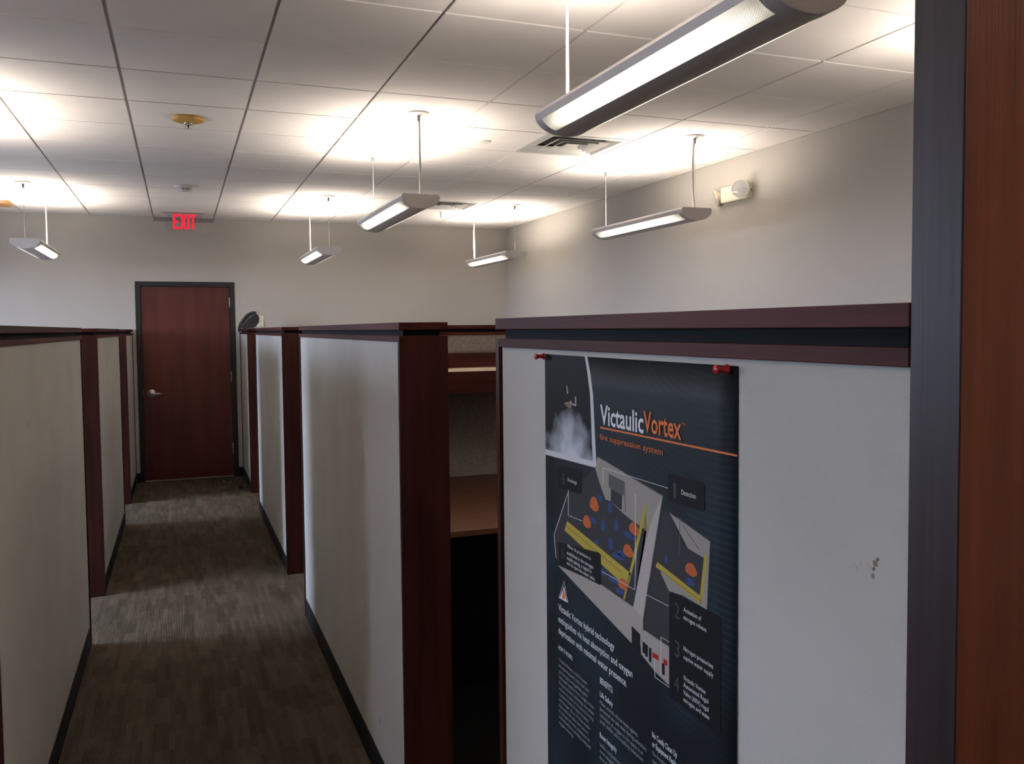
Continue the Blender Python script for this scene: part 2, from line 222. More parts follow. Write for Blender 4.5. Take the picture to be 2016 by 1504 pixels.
SHAPES= [('illustration', 'wallp', 1, [(211.3, -183.1), (219.5, -162.1), (429.0, -189.5), (404.7, -270.6), (371.5, -383.5), (340.4, -375.5), (375.4, -251.5), (305.9, -237.6), (264.9, -227.4), (244.7, -227.6)]), ('illustration', 'floorp', 1, [(208.6, -183.5), (247.3, -227.1), (305.9, -238.7), (381.8, -250.1), (374.2, -277.7), (340.4, -375.1), (230.1, -370.2), (53.3, -381.2), (48.6, -353.3), (38.7, -330.0), (103.8, -241.5)]), ('illustration', 'wallp2', 1, [(53.3, -383.3), (230.1, -370.7), (340.4, -375.5), (371.5, -383.5), (370.0, -427.2), (333.1, -433.1)]), ('illustration', 'doorp', 2, [(260.3, -183.9), (312.4, -188.0), (312.2, -210.0), (260.1, -205.9)]), ('illustration', 'doorp2', 2, [(267.6, -206.5), (306.2, -210.0), (304.5, -234.5), (267.3, -228.1)]), ('illustration', 'wallp3', 2, [(427.0, -190.9), (403.1, -271.0), (370.7, -383.3), (340.8, -375.4), (374.2, -277.7), (396.5, -232.5)]), ('illustration', 'yellow', 3, [(96.8, -293.3), (333.9, -325.6), (318.8, -351.1), (85.3, -312.2)]), ('illustration', 'yellow', 3, [(376.9, -210.8), (383.2, -214.3), (349.0, -298.0), (312.5, -373.0), (307.8, -371.6), (333.9, -313.4), (342.3, -293.2)]), ('illustration', 'yellow2', 2, [(378.2, -211.0), (383.9, -247.6), (375.4, -251.9), (371.2, -229.2)]), ('illustration', 'floorp', 1, [(430.9, -210.4), (446.5, -210.8), (494.6, -259.8), (422.2, -301.6), (446.0, -321.8), (445.8, -411.7), (375.8, -399.4), (378.2, -347.2), (399.7, -296.9), (407.2, -270.0)]), ('illustration', 'wallp', 1, [(446.5, -210.4), (548.4, -228.4), (541.2, -319.8), (482.0, -317.7), (446.0, -321.8), (422.2, -301.6), (494.8, -249.7)]), ('illustration', 'floorp', 2, [(414.2, -268.4), (411.3, -288.8), (528.3, -308.4), (535.7, -253.4), (494.8, -249.7)]), ('illustration', 'yellow', 3, [(408.8, -296.7), (412.9, -288.4), (530.0, -306.4), (528.3, -317.6), (444.1, -302.0)]), ('illustration', 'yellow', 3, [(535.7, -246.8), (541.1, -247.9), (533.4, -305.1), (524.9, -305.6)]), ('illustration', 'wallp2', 2, [(373.6, -400.1), (445.8, -401.4), (445.7, -456.9), (405.3, -451.1), (364.7, -439.9), (362.6, -416.7)]), ('illustration', 'black', 3, [(335.6, -406.1), (362.6, -410.6), (362.4, -440.7), (335.4, -432.3)]), ('illustration', 'black', 3, [(369.2, -418.8), (377.9, -418.5), (377.8, -435.3), (369.1, -435.8)]), ('illustration', 'black', 3, [(377.9, -419.8), (385.6, -419.5), (385.5, -437.6), (377.8, -438.0)]), ('illustration', 'black', 3, [(388.6, -420.9), (396.2, -420.6), (396.1, -441.7), (388.5, -442.1)]), ('illustration', 'black', 3, [(425.9, -431.1), (433.9, -430.7), (433.9, -446.9), (425.8, -447.4)]), ('illustration', 'red', 4, [(399.2, -424.7), (416.6, -424.0), (416.5, -431.3), (399.1, -432.1)]), ('illustration', 'red', 4, [(429.9, -423.4), (441.1, -423.0), (441.1, -430.8), (429.9, -431.4)]), ('illustration', 'orange2', 4, [(224.8, -243.0), (223.9, -249.6), (212.5, -254.4), (203.0, -253.9), (191.3, -249.7), (190.5, -241.8), (196.4, -234.2), (202.1, -230.6), (213.9, -230.9), (219.4, -236.2)]), ('illustration', 'orange2', 4, [(194.4, -278.0), (193.6, -284.0), (183.2, -288.5), (174.5, -288.2), (164.0, -284.7), (163.3, -277.6), (168.6, -270.6), (173.8, -267.3), (184.5, -267.2), (189.5, -271.9)]), ('illustration', 'orange2', 4, [(360.7, -255.3), (359.8, -260.5), (349.2, -264.5), (340.3, -264.0), (329.4, -260.8), (328.5, -254.3), (334.0, -248.1), (339.3, -245.3), (350.3, -245.5), (355.5, -249.9)]), ('illustration', 'orange2', 4, [(341.9, -292.8), (341.0, -298.2), (330.0, -302.5), (320.9, -302.3), (309.6, -299.3), (308.8, -292.7), (314.4, -286.2), (319.9, -283.3), (331.2, -283.1), (336.6, -287.5)]), ('illustration', 'orange2', 4, [(518.6, -276.9), (517.8, -281.5), (507.9, -285.3), (499.7, -284.9), (489.5, -282.2), (488.7, -276.4), (493.7, -270.6), (498.7, -268.1), (508.9, -268.1), (513.7, -272.1)]), ('illustration', 'orange2', 4, [(324.0, -348.5), (323.1, -353.3), (312.4, -357.6), (303.4, -357.7), (292.4, -355.5), (291.6, -349.7), (297.1, -343.6), (302.5, -340.8), (313.6, -340.3), (318.8, -344.0)]), ('illustration', 'blue', 3, [(238.0, -230.2), (237.4, -232.8), (229.7, -234.8), (223.3, -234.3), (215.5, -232.6), (215.0, -229.2), (218.8, -225.9), (222.7, -224.7), (230.5, -224.9), (234.3, -227.4)]), ('illustration', 'blue', 3, [(272.2, -236.8), (271.8, -242.6), (266.7, -246.6), (262.6, -246.3), (257.6, -242.6), (257.3, -236.2), (259.8, -229.9), (262.3, -226.5), (267.4, -226.6), (269.8, -230.8)]), ('illustration', 'blue', 3, [(294.3, -261.7), (293.9, -267.2), (288.7, -271.0), (284.4, -270.8), (279.2, -267.4), (278.9, -261.3), (281.5, -255.3), (284.1, -252.1), (289.4, -252.1), (291.9, -256.1)]), ('illustration', 'blue', 3, [(248.3, -271.3), (247.8, -277.3), (242.3, -281.4), (237.7, -281.2), (232.2, -277.6), (231.8, -271.0), (234.7, -264.5), (237.4, -261.0), (243.0, -261.0), (245.7, -265.2)]), ('illustration', 'blue', 3, [(274.6, -295.2), (274.2, -301.1), (268.8, -305.2), (264.4, -305.1), (259.1, -301.6), (258.7, -295.2), (261.4, -288.7), (264.1, -285.3), (269.5, -285.2), (272.1, -289.3)]), ('illustration', 'blue', 3, [(215.5, -270.9), (214.8, -273.6), (205.8, -275.8), (198.3, -275.5), (189.2, -274.0), (188.5, -270.5), (193.1, -267.1), (197.6, -265.8), (206.8, -265.7), (211.2, -268.2)]), ('illustration', 'blue', 3, [(342.9, -268.8), (342.1, -270.8), (331.1, -272.8), (322.0, -272.4), (310.8, -271.3), (309.9, -268.1), (315.5, -265.1), (321.0, -264.3), (332.3, -264.3), (337.6, -266.7)]), ('illustration', 'blue', 3, [(317.1, -302.5), (316.4, -304.9), (306.9, -307.2), (299.1, -307.1), (289.4, -305.9), (288.7, -302.5), (293.5, -299.2), (298.2, -297.9), (307.9, -297.7), (312.5, -300.1)]), ('illustration', 'blue', 3, [(223.1, -304.5), (222.6, -307.1), (217.3, -309.1), (212.9, -309.0), (207.5, -307.6), (207.1, -304.6), (209.8, -301.6), (212.5, -300.1), (217.9, -300.0), (220.5, -302.0)]), ('illustration', 'blue', 3, [(310.7, -309.2), (309.7, -311.5), (296.8, -314.2), (286.0, -314.0), (272.8, -313.1), (271.8, -309.5), (278.4, -305.9), (284.8, -304.8), (298.1, -304.4), (304.4, -307.0)]), ('illustration', 'blue', 3, [(247.0, -347.5), (246.6, -351.4), (241.3, -354.5), (237.0, -354.5), (231.7, -352.4), (231.4, -348.0), (234.0, -343.5), (236.6, -341.2), (242.0, -340.9), (244.5, -343.7)]), ('illustration', 'blue', 3, [(294.0, -350.2), (293.1, -352.6), (281.2, -355.5), (271.4, -355.7), (259.2, -355.0), (258.3, -351.4), (264.3, -347.6), (270.3, -346.3), (282.5, -345.6), (288.3, -348.0)]), ('illustration', 'blue', 3, [(313.6, -362.4), (312.8, -365.1), (302.5, -368.1), (294.0, -368.3), (283.5, -367.4), (282.7, -363.7), (287.9, -359.8), (293.0, -358.2), (303.6, -357.5), (308.6, -359.9)]), ('illustration', 'blue', 3, [(512.3, -293.9), (511.7, -296.4), (504.1, -298.8), (497.8, -298.6), (490.0, -297.3), (489.4, -293.8), (493.2, -290.4), (497.0, -289.1), (504.9, -289.0), (508.6, -291.4)]), ('illustration', 'blue', 3, [(443.0, -278.1), (442.7, -281.1), (439.5, -283.2), (436.9, -283.1), (433.7, -281.3), (433.5, -278.0), (435.1, -274.7), (436.6, -273.0), (439.9, -273.0), (441.4, -275.2)]), ('label_box', 'box', 5, [(58.7, -199.8), (154.2, -193.9), (159.8, -196.2), (159.3, -231.9), (153.6, -235.4), (64.4, -240.1), (58.0, -238.6)]), ('label_box', 'box', 5, [(443.9, -158.0), (447.8, -155.4), (531.0, -154.5), (535.6, -156.9), (535.7, -190.3), (531.7, -193.1), (446.5, -194.4), (442.7, -192.7)]), ('label_box', 'box', 5, [(57.3, -342.1), (63.9, -338.8), (224.3, -319.6), (231.7, -322.1), (232.2, -368.5), (226.9, -372.7), (66.4, -378.5), (58.7, -376.7)]), ('label_box', 'box', 5, [(447.2, -324.6), (451.8, -320.8), (568.8, -319.0), (575.2, -321.6), (574.4, -469.0), (569.3, -473.7), (453.5, -471.3), (446.9, -469.8)]), ('leader_line', 'line', 6, [(240.8, -178.1), (443.6, -177.0), (444.1, -176.1), (241.4, -177.1)]), ('leader_line', 'line', 6, [(240.1, -177.8), (239.8, -205.4), (241.9, -205.1), (242.2, -177.5)]), ('leader_line', 'line', 6, [(347.8, -200.5), (347.2, -298.5), (349.0, -298.0), (349.6, -200.2)]), ('leader_line', 'line', 6, [(102.6, -236.7), (101.9, -282.2), (104.3, -281.7), (105.1, -236.3)]), ('leader_line', 'line', 6, [(102.6, -282.5), (159.9, -280.9), (160.8, -279.8), (103.6, -281.4)]), ('leader_line', 'line', 6, [(100.7, -241.9), (37.4, -330.1), (40.0, -329.9), (103.1, -241.8)]), ('leader_line', 'line', 6, [(37.4, -330.3), (45.8, -371.6), (48.4, -370.9), (40.0, -329.6)]), ('leader_line', 'line', 6, [(350.4, -283.2), (345.5, -347.7), (347.4, -347.2), (352.2, -282.8)]), ('leader_line', 'line', 6, [(346.9, -346.9), (234.5, -347.4), (233.5, -348.5), (346.0, -347.9)]), ('leader_line', 'line', 6, [(382.1, -345.4), (445.6, -343.7), (446.3, -342.8), (382.9, -344.4)]), ('leader_line', 'line', 6, [(423.5, -394.8), (446.6, -394.4), (447.4, -393.4), (424.4, -393.8)]), ('leader_line', 'line', 6, [(423.2, -394.6), (422.2, -449.1), (423.8, -448.5), (424.8, -394.1)]), ('leader_line', 'line', 6, [(405.0, -432.2), (405.7, -459.5), (407.4, -458.8), (406.6, -431.6)]), ('leader_line', 'line', 6, [(406.0, -459.7), (446.4, -459.4), (447.3, -458.4), (407.0, -458.6)]), ('leader_line', 'doorp', 3, [(312.8, -175.3), (426.5, -190.8), (427.6, -189.7), (314.1, -174.2)]), ('leader_line', 'doorp', 3, [(312.2, -188.1), (315.6, -234.6), (317.9, -234.2), (314.5, -187.7)]), ('leader_line', 'doorp', 3, [(473.8, -216.8), (471.9, -264.3), (473.7, -263.8), (475.6, -216.4)]), ('leader_line', 'doorp', 3, [(481.3, -221.4), (521.9, -245.0), (523.3, -244.1), (482.8, -220.5)]), ('leader_line', 'doorp', 3, [(468.6, -213.3), (543.9, -227.9), (544.9, -227.0), (469.7, -212.3)]), ('leader_line', 'yellow2', 4, [(327.2, -329.2), (316.8, -349.1), (320.9, -348.6), (331.2, -328.7)]), ('leader_line', 'yellow2', 4, [(526.1, -309.4), (524.7, -317.4), (527.8, -316.7), (529.1, -308.6)]), ('leader_line', 'yellow2', 4, [(90.4, -303.3), (301.9, -332.3), (303.7, -330.8), (92.9, -301.6)]), ('leader_line', 'yellow2', 4, [(419.5, -298.7), (527.7, -313.3), (528.9, -312.0), (421.0, -297.3)]), ('title_rule', 'orange', 2, [(230.5, -111.8), (611.1, -108.1), (611.1, -110.7), (230.5, -114.5)]), ('photo', 'photo', 1, [(-1.1, 0.2), (175.5, -0.2), (186.2, -25.8), (196.6, -62.8), (201.9, -111.6), (206.0, -174.5), (-4.9, -181.4)]), ('photo_border', 'border', 2, [(173.8, 0.2), (183.2, -0.0), (194.4, -25.5), (204.7, -62.3), (209.5, -110.9), (215.1, -170.9), (215.0, -177.9), (211.3, -181.3), (205.9, -181.6), (-5.1, -187.6), (-4.9, -177.4), (198.0, -172.1), (203.4, -170.6), (199.9, -144.7), (197.6, -112.1), (193.4, -63.1), (183.4, -25.9)]), ('nozzle', 'nozzle', 3, [(89.2, -83.9), (107.5, -85.0), (138.4, -86.3), (138.7, -69.7), (134.0, -69.5), (133.8, -83.0), (120.8, -82.7), (116.7, -76.9), (112.4, -80.9)]), ('nozzle', 'nozzle', 3, [(97.1, -53.4), (100.8, -52.9), (105.4, -66.5), (100.5, -67.4)]), ('nozzle', 'nozzle2', 3, [(86.1, -85.4), (110.6, -83.0), (119.5, -87.8), (114.7, -92.1), (102.6, -90.6)]), ('flame_logo', 'white', 2, [(82.0, -403.9), (98.4, -439.4), (57.5, -442.1)]), ('flame_logo', 'orange', 3, [(79.2, -417.6), (88.4, -434.5), (80.7, -438.8), (72.4, -437.8)]), ('flame_logo', 'box', 3, [(81.9, -405.7), (95.9, -438.1), (92.1, -437.6), (81.8, -413.5), (64.0, -438.9), (60.8, -440.3)])]

# ------------------------------------------------------------------ the room shell
H = 2.8595; XR, XL, YF, YB = 3.808, -3.65, 10.34, -2.13
T = .6096; GX, GY = -.2296, 3.9662
struct(MB().box(XL-.2,XR+.2,YB-.2,YF+.2,-.1,0).build('floor','carpet'))
cb = MB().box(XL-.2,XR+.2,YB-.2,YF+.2,H+.11,H+.2)
gi = [i for i in range(-6,8) if XL < GX+i*T < XR]; gj = [j for j in range(-10,12) if YB < GY+j*T < YF]
for i in gi: cb.box(GX+i*T-.012,GX+i*T+.012,YB,YF,H+.010,H+.040)
for j in gj: cb.box(XL,XR,GY+j*T-.012,GY+j*T+.012,H+.0104,H+.0396)
ceil = struct(cb.build('ceiling','tee'))
# far wall with the door opening
DX0, DX1, DZ = -.432, .580, 2.168
wf = MB(); wf.box(XL-.2,DX0,YF,YF+.15,0,H+.12); wf.box(DX1,XR+.2,YF,YF+.15,0,H+.12); wf.box(DX0,DX1,YF,YF+.15,DZ,H+.12)
struct(wf.build('wall_far','paint'))
struct(MB().box(XR,XR+.15,YB-.15,YF,0,H+.12).build('wall_right','paint'))
struct(MB().box(XL,XR,YB-.15,YB,0,H+.12).build('wall_back','paint'))
WINS = [(.55,1.2,1.1,2.0),(4.75,6.3,.35,2.5),(7.9,9.15,.35,2.35)]
wl = MB(); yp = YB-.15
for a, b, z0, z1 in WINS:
    wl.box(XL-.15,XL,yp,a,0,H+.12); wl.box(XL-.15,XL,a,b,0,z0); wl.box(XL-.15,XL,a,b,z1,H+.12); yp = b
wl.box(XL-.15,XL,yp,YF,0,H+.12)
struct(wl.build('wall_left','paint'))
for i, (a, b, WZ0, WZ1) in enumerate(WINS):
    fr = MB(); c = (a+b)/2
    fr.box(XL-.11,XL-.05,a,b,WZ0,WZ0+.05); fr.box(XL-.11,XL-.05,a,b,WZ1-.05,WZ1)
    for yy in (a, c-.025, b-.05): fr.box(XL-.11,XL-.05,yy,yy+.05,WZ0+.05,WZ1-.05)
    wo = struct(fr.build('window_%d'%(i+1),'blackmetal'))
    for y0, y1 in ((a+.05,c-.025),(c+.025,b-.05)): MB().box(XL-.083,XL-.077,y0,y1,WZ0+.05,WZ1-.05).build('pane','pane',wo)
    ld = bpy.data.lights.new('daylight_portal','AREA'); ld.shape = 'RECTANGLE'; ld.size = WZ1-WZ0; ld.size_y = b-a; ld.cycles.is_portal = True
    lo = link('daylight_portal', ld, None, (XL-.13,c,(WZ0+WZ1)/2)); lo.rotation_euler = (0,-math.pi/2,0)
struct(MB().box(-60,XL-.16,-40,50,-.35,-.12).build('ground','asphalt'))
# ceiling tiles (tegular edge hangs below the grid)
VENTS = {(4,2),(4,7)}
def tile_mesh(wx, wy):
    b = MB(); g = .007; d = .0
    b.box(g,wx-g,g,wy-g,0,.0098); return b.mesh('ceiling_tile','tile',.0015)
tm = {}
for ci in range(-6,7):
    for ri in range(-10,11):
        if (ci,ri) in VENTS: continue
        x0, y0 = GX+ci*T, GY+ri*T
        if x0 < XL: continue
        wx, wy = min(T, XR-x0-.012), min(T, YF-y0-.012)
        if wy < .1 or wx < .1: continue
        key = (round(wx,3),round(wy,3))
        if key not in tm: tm[key] = tile_mesh(wx,wy)
        t_ = link('ceiling_tile', tm[key], ceil, (x0,y0,H))
        if (ci,ri) == (-3,9):
            me = tm[key].copy(); me.materials.clear(); me.materials.append(MT['tile_stained']); t_.data = me; t_['label'] = 'ceiling tile with orange brown water stain'
# wall angle around the room edge
for n, bx in (('trim_1',(XL,XR,YF-.012,YF,H-.001,H+.011)),('trim_2',(XR-.012,XR,YB,YF-.012,H-.001,H+.011))):
    struct(MB().box(*bx).build(n,'tee'))
struct(MB().box(GX,GX+T,YF-.02,YF-.0,H-.042,H-.008).build('trim_3','grip'))  # dark grey bar painted in for the shade of a small gap

struct(MB().box(DX0-.2,DX1+.2,YF+.151,YF+.19,0,DZ+.2).build('wall_corridor','paint'))  # unseen backing added to stop outside light leaking under the door
# door: frame, leaf, hinges, lever
fr = MB(); fr.box(DX0,DX0+.05,YF-.012,YF+.12,0,DZ); fr.box(DX1-.05,DX1,YF-.012,YF+.12,0,DZ); fr.box(DX0+.05,DX1-.05,YF-.012,YF+.12,DZ-.05,DZ)
dr = struct(MB().box(DX0+.053,DX1-.053,YF+.012,YF+.056,.012,DZ-.053).build('door_1','door',None,.0015))
fr.box(DX0+.05,DX0+.072,YF+.058,YF+.10,0,DZ-.05); fr.box(DX1-.072,DX1-.05,YF+.058,YF+.10,0,DZ-.05); fr.box(DX0+.072,DX1-.072,YF+.058,YF+.10,DZ-.072,DZ-.05)
fo = fr.build('door_frame','blackmetal',dr,.001)
struct(MB().box(DX0+.05,DX1-.05,YF-.0,YF+.12,.0005,.009).build('trim_4','steel'))
for zz in (1.94,1.12,.315):
    h = MB(); h.lathe([(.0065,-.06),(.0065,.06)],12,(DX1-.052,YF+.004,zz)); h.box(DX1-.060,DX1-.052,YF+.004,YF+.014,zz-.058,zz+.058); h.build('hinge','steel',dr)
lv = MB(); lv.lathe([(.047,-.0),(.047,-.006),(.040,-.014),(.018,-.018),(.013,-.05),(0,-.05)],28,(-.300,YF+.012,.957),'y')
ho = lv.build('handle','steel',dr)
MB().tube([(-.300,YF-.034,.957),(-.275,YF-.038,.957),(-.24,YF-.038,.955),(-.195,YF-.034,.952)],.009,10).build('lever','steel',ho)
MB().box(DX0+.046,DX0+.0535,YF+.010,YF+.030,.93,1.0).build('strike_plate','steel',dr)
# pale strips flanking the door frame
struct(MB().box(DX0-.042,DX0-.001,YF-.006,YF,.10,2.145).build('trim_5','paint')); struct(MB().box(DX1+.001,DX1+.042,YF-.006,YF,.10,2.145).build('trim_6','paint'))
struct(MB().box(-.62,DX0-.001,YF-.010,YF,0,.10).build('baseboard_left','black',None)); struct(MB().box(DX1+.001,.79,YF-.010,YF,0,.10).build('baseboard_right','black',None))

# ------------------------------------------------------------------ cubicle partitions
TH = .156
def partition(label, loc, length, rotz=0, th=TH, front='panel', back='panel', group=None, ends=True, near_end=True):
    """runs along local +Y from its near end; the aisle face is local x=0, the body lies on local +X (th thick)"""
    t = thing('cubicle_partition', label, 'partition', loc, group, rotz)
    e = .020 if ends else 0
    s = e if near_end else .0
    MB().box(.003,th-.003,s,length-e,0,.105).build('base','black',t)
    if ends:
        for y0 in ((0, length-e) if near_end else (length-e,)): MB().box(0,th,y0,y0+e,0,1.6113).build('end_panel','wood',t,.0012)
    MB().box(0,th,s,length-e,1.593,1.6113).build('top_rail','wood_h',t,.0012)
    MB().box(.006,.024,s+(.005 if s else 0),length-e-.005,.105,1.593).build('panel',front,t,.002)
    MB().box(th-.024,th-.006,s+(.005 if s else 0),length-e-.005,.105,1.593).build('panel',back,t,.002)
    MB().box(.03,th-.03,e+.001,length-e-.001,.105,1.593).build('core','void',t)
    MB().box(.017,th-.022,.017,length-.017,1.6113,1.630).build('reveal','neck',t)
    MB().box(0,th,0,length,1.630,1.653).build('cap','wood_h',t,.0012)
    return t
XRF, XLF = .624, -.467
G = 'cubicle partitions along the aisle'
R0 = partition('white partition with the poster pinned to it', (XRF,.624,0), 1.766-.624, group=G, near_end=False)
R1 = partition('long white partition right of the aisle, between both wide openings', (XRF,2.653,0), 5.09-2.653, group=G, back='greyfab')
R2 = partition('second white partition from the door on the right of the aisle', (XRF,5.985,0), 8.2-5.985, group=G)
R3 = partition('short white partition carrying the telephone, beside the door', (XRF,9.17,0), YF-.012-9.17, group=G)
L1 = partition('nearest white partition left of the aisle, cut by the left picture edge', (XLF-TH,2.646,0), 5.05-2.646, group=G)
L2 = partition('middle white partition left of the aisle', (XLF-TH,5.955,0), 8.12-5.955, group=G)
L3 = partition('short white partition left of the door', (XLF-TH,9.08,0), YF-.012-9.08, group=G)
S1 = partition('grey fabric cubicle wall behind the brown desk', (XR-.005,5.032,0), XR-.005-(XRF+TH)-.002, math.pi/2, .055, 'greyfab', 'greyfab', ends=False)
# unseen returns added to the left partitions, keeping the window light in stripes
for p_, ly in ((L1,5.05-2.646-.02-.06),(L2,.02),(L2,8.12-5.955-.02-.06),(L3,.02)):
    MB().box(-2.55,-.001,ly,ly+.06,0,1.611).build('return_panel','panel',p_); MB().box(-2.55,-.001,ly,ly+.06,1.630,1.653).build('return_cap','wood_x',p_)
# marks on the panels
def blot(parent, cx, cy, rad, axis_x, name='scuff_mark', m='stain', n=9, sx=1, sy=1):
    pts = [(cx+rad*sx*random.uniform(.45,1.1)*math.cos(2*math.pi*i/n), cy+rad*sy*random.uniform(.5,1.1)*math.sin(2*math.pi*i/n)) for i in range(n)]
    return MB().prism(pts,'x',axis_x-.0004,axis_x+.001).build(name, m, parent)
MT['stain'] = mat('brown_stain', (.20,.155,.10), .9); MT['scuff'] = mat('grey_scuff', (.40,.37,.33), .9); MT['scuffd'] = mat('dark_scuff', (.13,.11,.09), .9)
for dy, dz, rr, mm in ((.045,1.398,.0045,'stain'),(.042,1.403,.0024,'scuffd'),(.047,1.392,.0022,'scuffd'),(.055,1.391,.006,'scuff'),(.066,1.394,.0035,'scuff'),(.048,1.385,.0028,'stain'),(.072,1.388,.0025,'scuff')): blot(R0,dy,dz,rr,.006,m=mm,n=15)
blot(R1,.412,.232,.03,.006,m='scuffd',sx=.10,sy=.6); blot(R1,.55,1.50,.012,.006,m='scuff',sx=.2,sy=.8)
for dy, dz, rr in ((.75,1.12,.020),(.90,1.16,.014),(.64,1.33,.012)): blot(L1,dy,dz,rr,TH-.006,m='scuff',sx=.5)

# tall wood slab at the right, nearest the camera
t = thing('tall_wood_panel','tall red-brown wood panel filling the right picture edge','wood panel',(XRF,.567,0))
MB().box(.003,.83,0,.055,0,H-.001).build('face','slab',t,.001)
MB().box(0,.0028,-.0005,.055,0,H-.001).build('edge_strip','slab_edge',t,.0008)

# ------------------------------------------------------------------ inside the nearest cubicle
dk = thing('desk','brown laminate desk seen through the gap between partitions','desk',(1.6,4.33,0))
MB().box(-.79,.9,-.68,.69,.722,.748).build('desktop','desk',dk,.002)
for x in (-.77,.86): MB().box(x,x+.025,-.62,.68,0,.722).build('leg','black',dk)
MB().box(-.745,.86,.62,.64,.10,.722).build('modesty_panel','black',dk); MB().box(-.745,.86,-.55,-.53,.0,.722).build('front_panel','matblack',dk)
mt_ = MB().box(-.62,.62,-.45,.475,0,.004).build('floor_mat','matblack',None,.001); mt_.location = (1.455,3.30,.0005); tag(mt_,'flat black mat on the floor in front of the brown desk','mat')  # black sheet added to darken the shaded cubicle floor before the desk
sh_ = thing('overhead_shelf','dark wood overhead shelf with cream top above the brown desk','shelf',(1.6,4.50,1.287))
MB().box(-.79,.9,0,.022,0,.115).build('fascia','wood_x',sh_,.001); MB().box(-.79,.9,.022,.53,.098,.113).build('shelf_top','laminate',sh_)
MB().box(-.79,.9,.505,.529,.1135,.200).build('back_rail','wood_x',sh_,.001)
for x in (-.79,.875): MB().box(x,x+.025,.022,.529,0,.0975).build('end_panel','wood',sh_)
MB().box(-.765,.875,.022,.529,.0,.018).build('underside','wood_x',sh_)

# ------------------------------------------------------------------ pendant lights
NS = 20
def sec(t): return (.113*math.cos(t), -.014-.068*math.sin(t))
def strip(t0, t1, y0, y1, m, name, th=.003, n=8):
    b = MB(); ts = [t0+(t1-t0)*i/n for i in range(n+1)]
    out = [sec(t) for t in ts]; inn = [((p[0])*(1-th/.113), p[1]*(1-th/.082)) for p in out]
    b.prism(out+inn[::-1],'y',y0,y1); me = b.mesh(name,m)
    for p in me.polygons: p.use_smooth = False
    return me
R_ = math.radians; HL = .665
cap_pts = [(.105,0),(.113,-.014)]+[sec(R_(a)) for a in range(8,173,8)]+[(-.113,-.014),(-.105,0)]
LM = {}
LM['cap'] = MB().prism(cap_pts,'y',0,.010).mesh('end_cap','lampgrey',.0012)
b = MB(); b.prism([(.105,0),(.113,-.014),sec(R_(20)),(sec(R_(20))[0]-.004,sec(R_(20))[1]),(.109,-.014),(.101,0)],'y',-HL+.01,HL-.01); LM['rimR'] = b.mesh('rim','lampgrey')
b = MB(); b.prism([(-.105,0),(-.113,-.014),(-sec(R_(20))[0],sec(R_(20))[1]),(-sec(R_(20))[0]+.004,sec(R_(20))[1]),(-.109,-.014),(-.101,0)],'y',-HL+.01,HL-.01); LM['rimL'] = b.mesh('rim','lampgrey')
LM['lensR'] = strip(R_(20),R_(62),-HL+.05,HL-.05,'lens','lens'); LM['lensL'] = strip(R_(118),R_(160),-HL+.05,HL-.05,'lens','lens')
LM['spine'] = strip(R_(62),R_(118),-HL+.05,HL-.05,'lampgrey','spine',.004)
LM['band'] = strip(R_(20),R_(160),0,.04,'lampgrey','end_band',.004,16)
LM['tube'] = MB().lathe([(.012,-.6),(.012,.6)],12,(0,0,0),'y').mesh('fluorescent_tube','tube')
DROP = H-2.400
LM['canopy'] = MB().lathe([(.0,0),(.062,0),(.062,-.004),(.045,-.012),(.012,-.016),(.012,-.018),(0,-.018)],28).mesh('canopy','whitemetal')
LM['grip'] = MB().lathe([(0,0),(.009,0),(.009,-.030),(.006,-.038),(0,-.038)],12).mesh('cable_grip','grip')
LM['wire'] = MB().tube([(0,0,-.0),(0,0,-DROP)],.0017,6).mesh('suspension_wire','lampgrey')
def cord_mesh(k):
    pts = [(k*.010*math.sin(math.pi*i/10)+.010*k, 0, -.012-(DROP-.012)*i/10) for i in range(11)]
    return MB().tube(pts,.0062,10).mesh('power_cord','whitemetal')
LM['cord'] = {k: cord_mesh(k) for k in (-1,0,1)}
def pendant(label, x, y, near, far):
    """near / far: list of 'canopy','grip','wire','cordN'"""
    t = thing('pendant_light', label, 'pendant light', (x,y,2.400), 'half-round pendant lights hung from the ceiling')
    link('end_cap',LM['cap'],t,(0,-HL,0)); link('end_cap',LM['cap'],t,(0,HL-.010,0))
    for k in ('rimR','rimL','lensR','lensL','spine'): link(LM[k].name.split('.')[0],LM[k],t)
    link('end_band',LM['band'],t,(0,-HL+.01,0)); link('end_band',LM['band'],t,(0,HL-.05,0))
    for dx in (-.045,.045): link('fluorescent_tube',LM['tube'],t,(dx,0,-.020))
    for yy, lst in ((-.640,near),(.640,far)):
        for it in lst:
            if it.startswith('cord'): link('power_cord',LM['cord'][int(it[4:])],t,(0.004,yy,DROP))
            elif it == 'wire': link('suspension_wire',LM['wire'],t,(0,yy,DROP))
            elif it == 'grip': link('cable_grip',LM['grip'],t,(0,yy,DROP-.012))
            else: link('canopy',LM['canopy'],t,(0,yy,DROP))
    ld = bpy.data.lights.new('uplight','AREA'); ld.shape = 'RECTANGLE'; ld.size = .15; ld.size_y = 1.22; ld.energy = LAMP_UP; ld.color = LAMP_COL; ld.spread = math.radians(LAMP_SPREAD)
    lo = link('uplight',ld,t,(0,0,-.004)); lo.rotation_euler = (math.pi,0,0)
    return t
R1Y, R2Y, R3Y = 2.265, 5.580, 8.895
pendant('large pendant light nearest the camera, cut by the top picture edge',1.305,R1Y,['canopy','grip','wire'],['wire','cord0'])
pendant('pendant light hanging midway over the long right partition',1.297,R2Y,['canopy','grip','cord0'],['canopy','grip','wire'])
pendant('pendant light beside the twin-head emergency light',3.125,R2Y,['canopy','grip','wire','cord-1'],['canopy','grip','wire'])
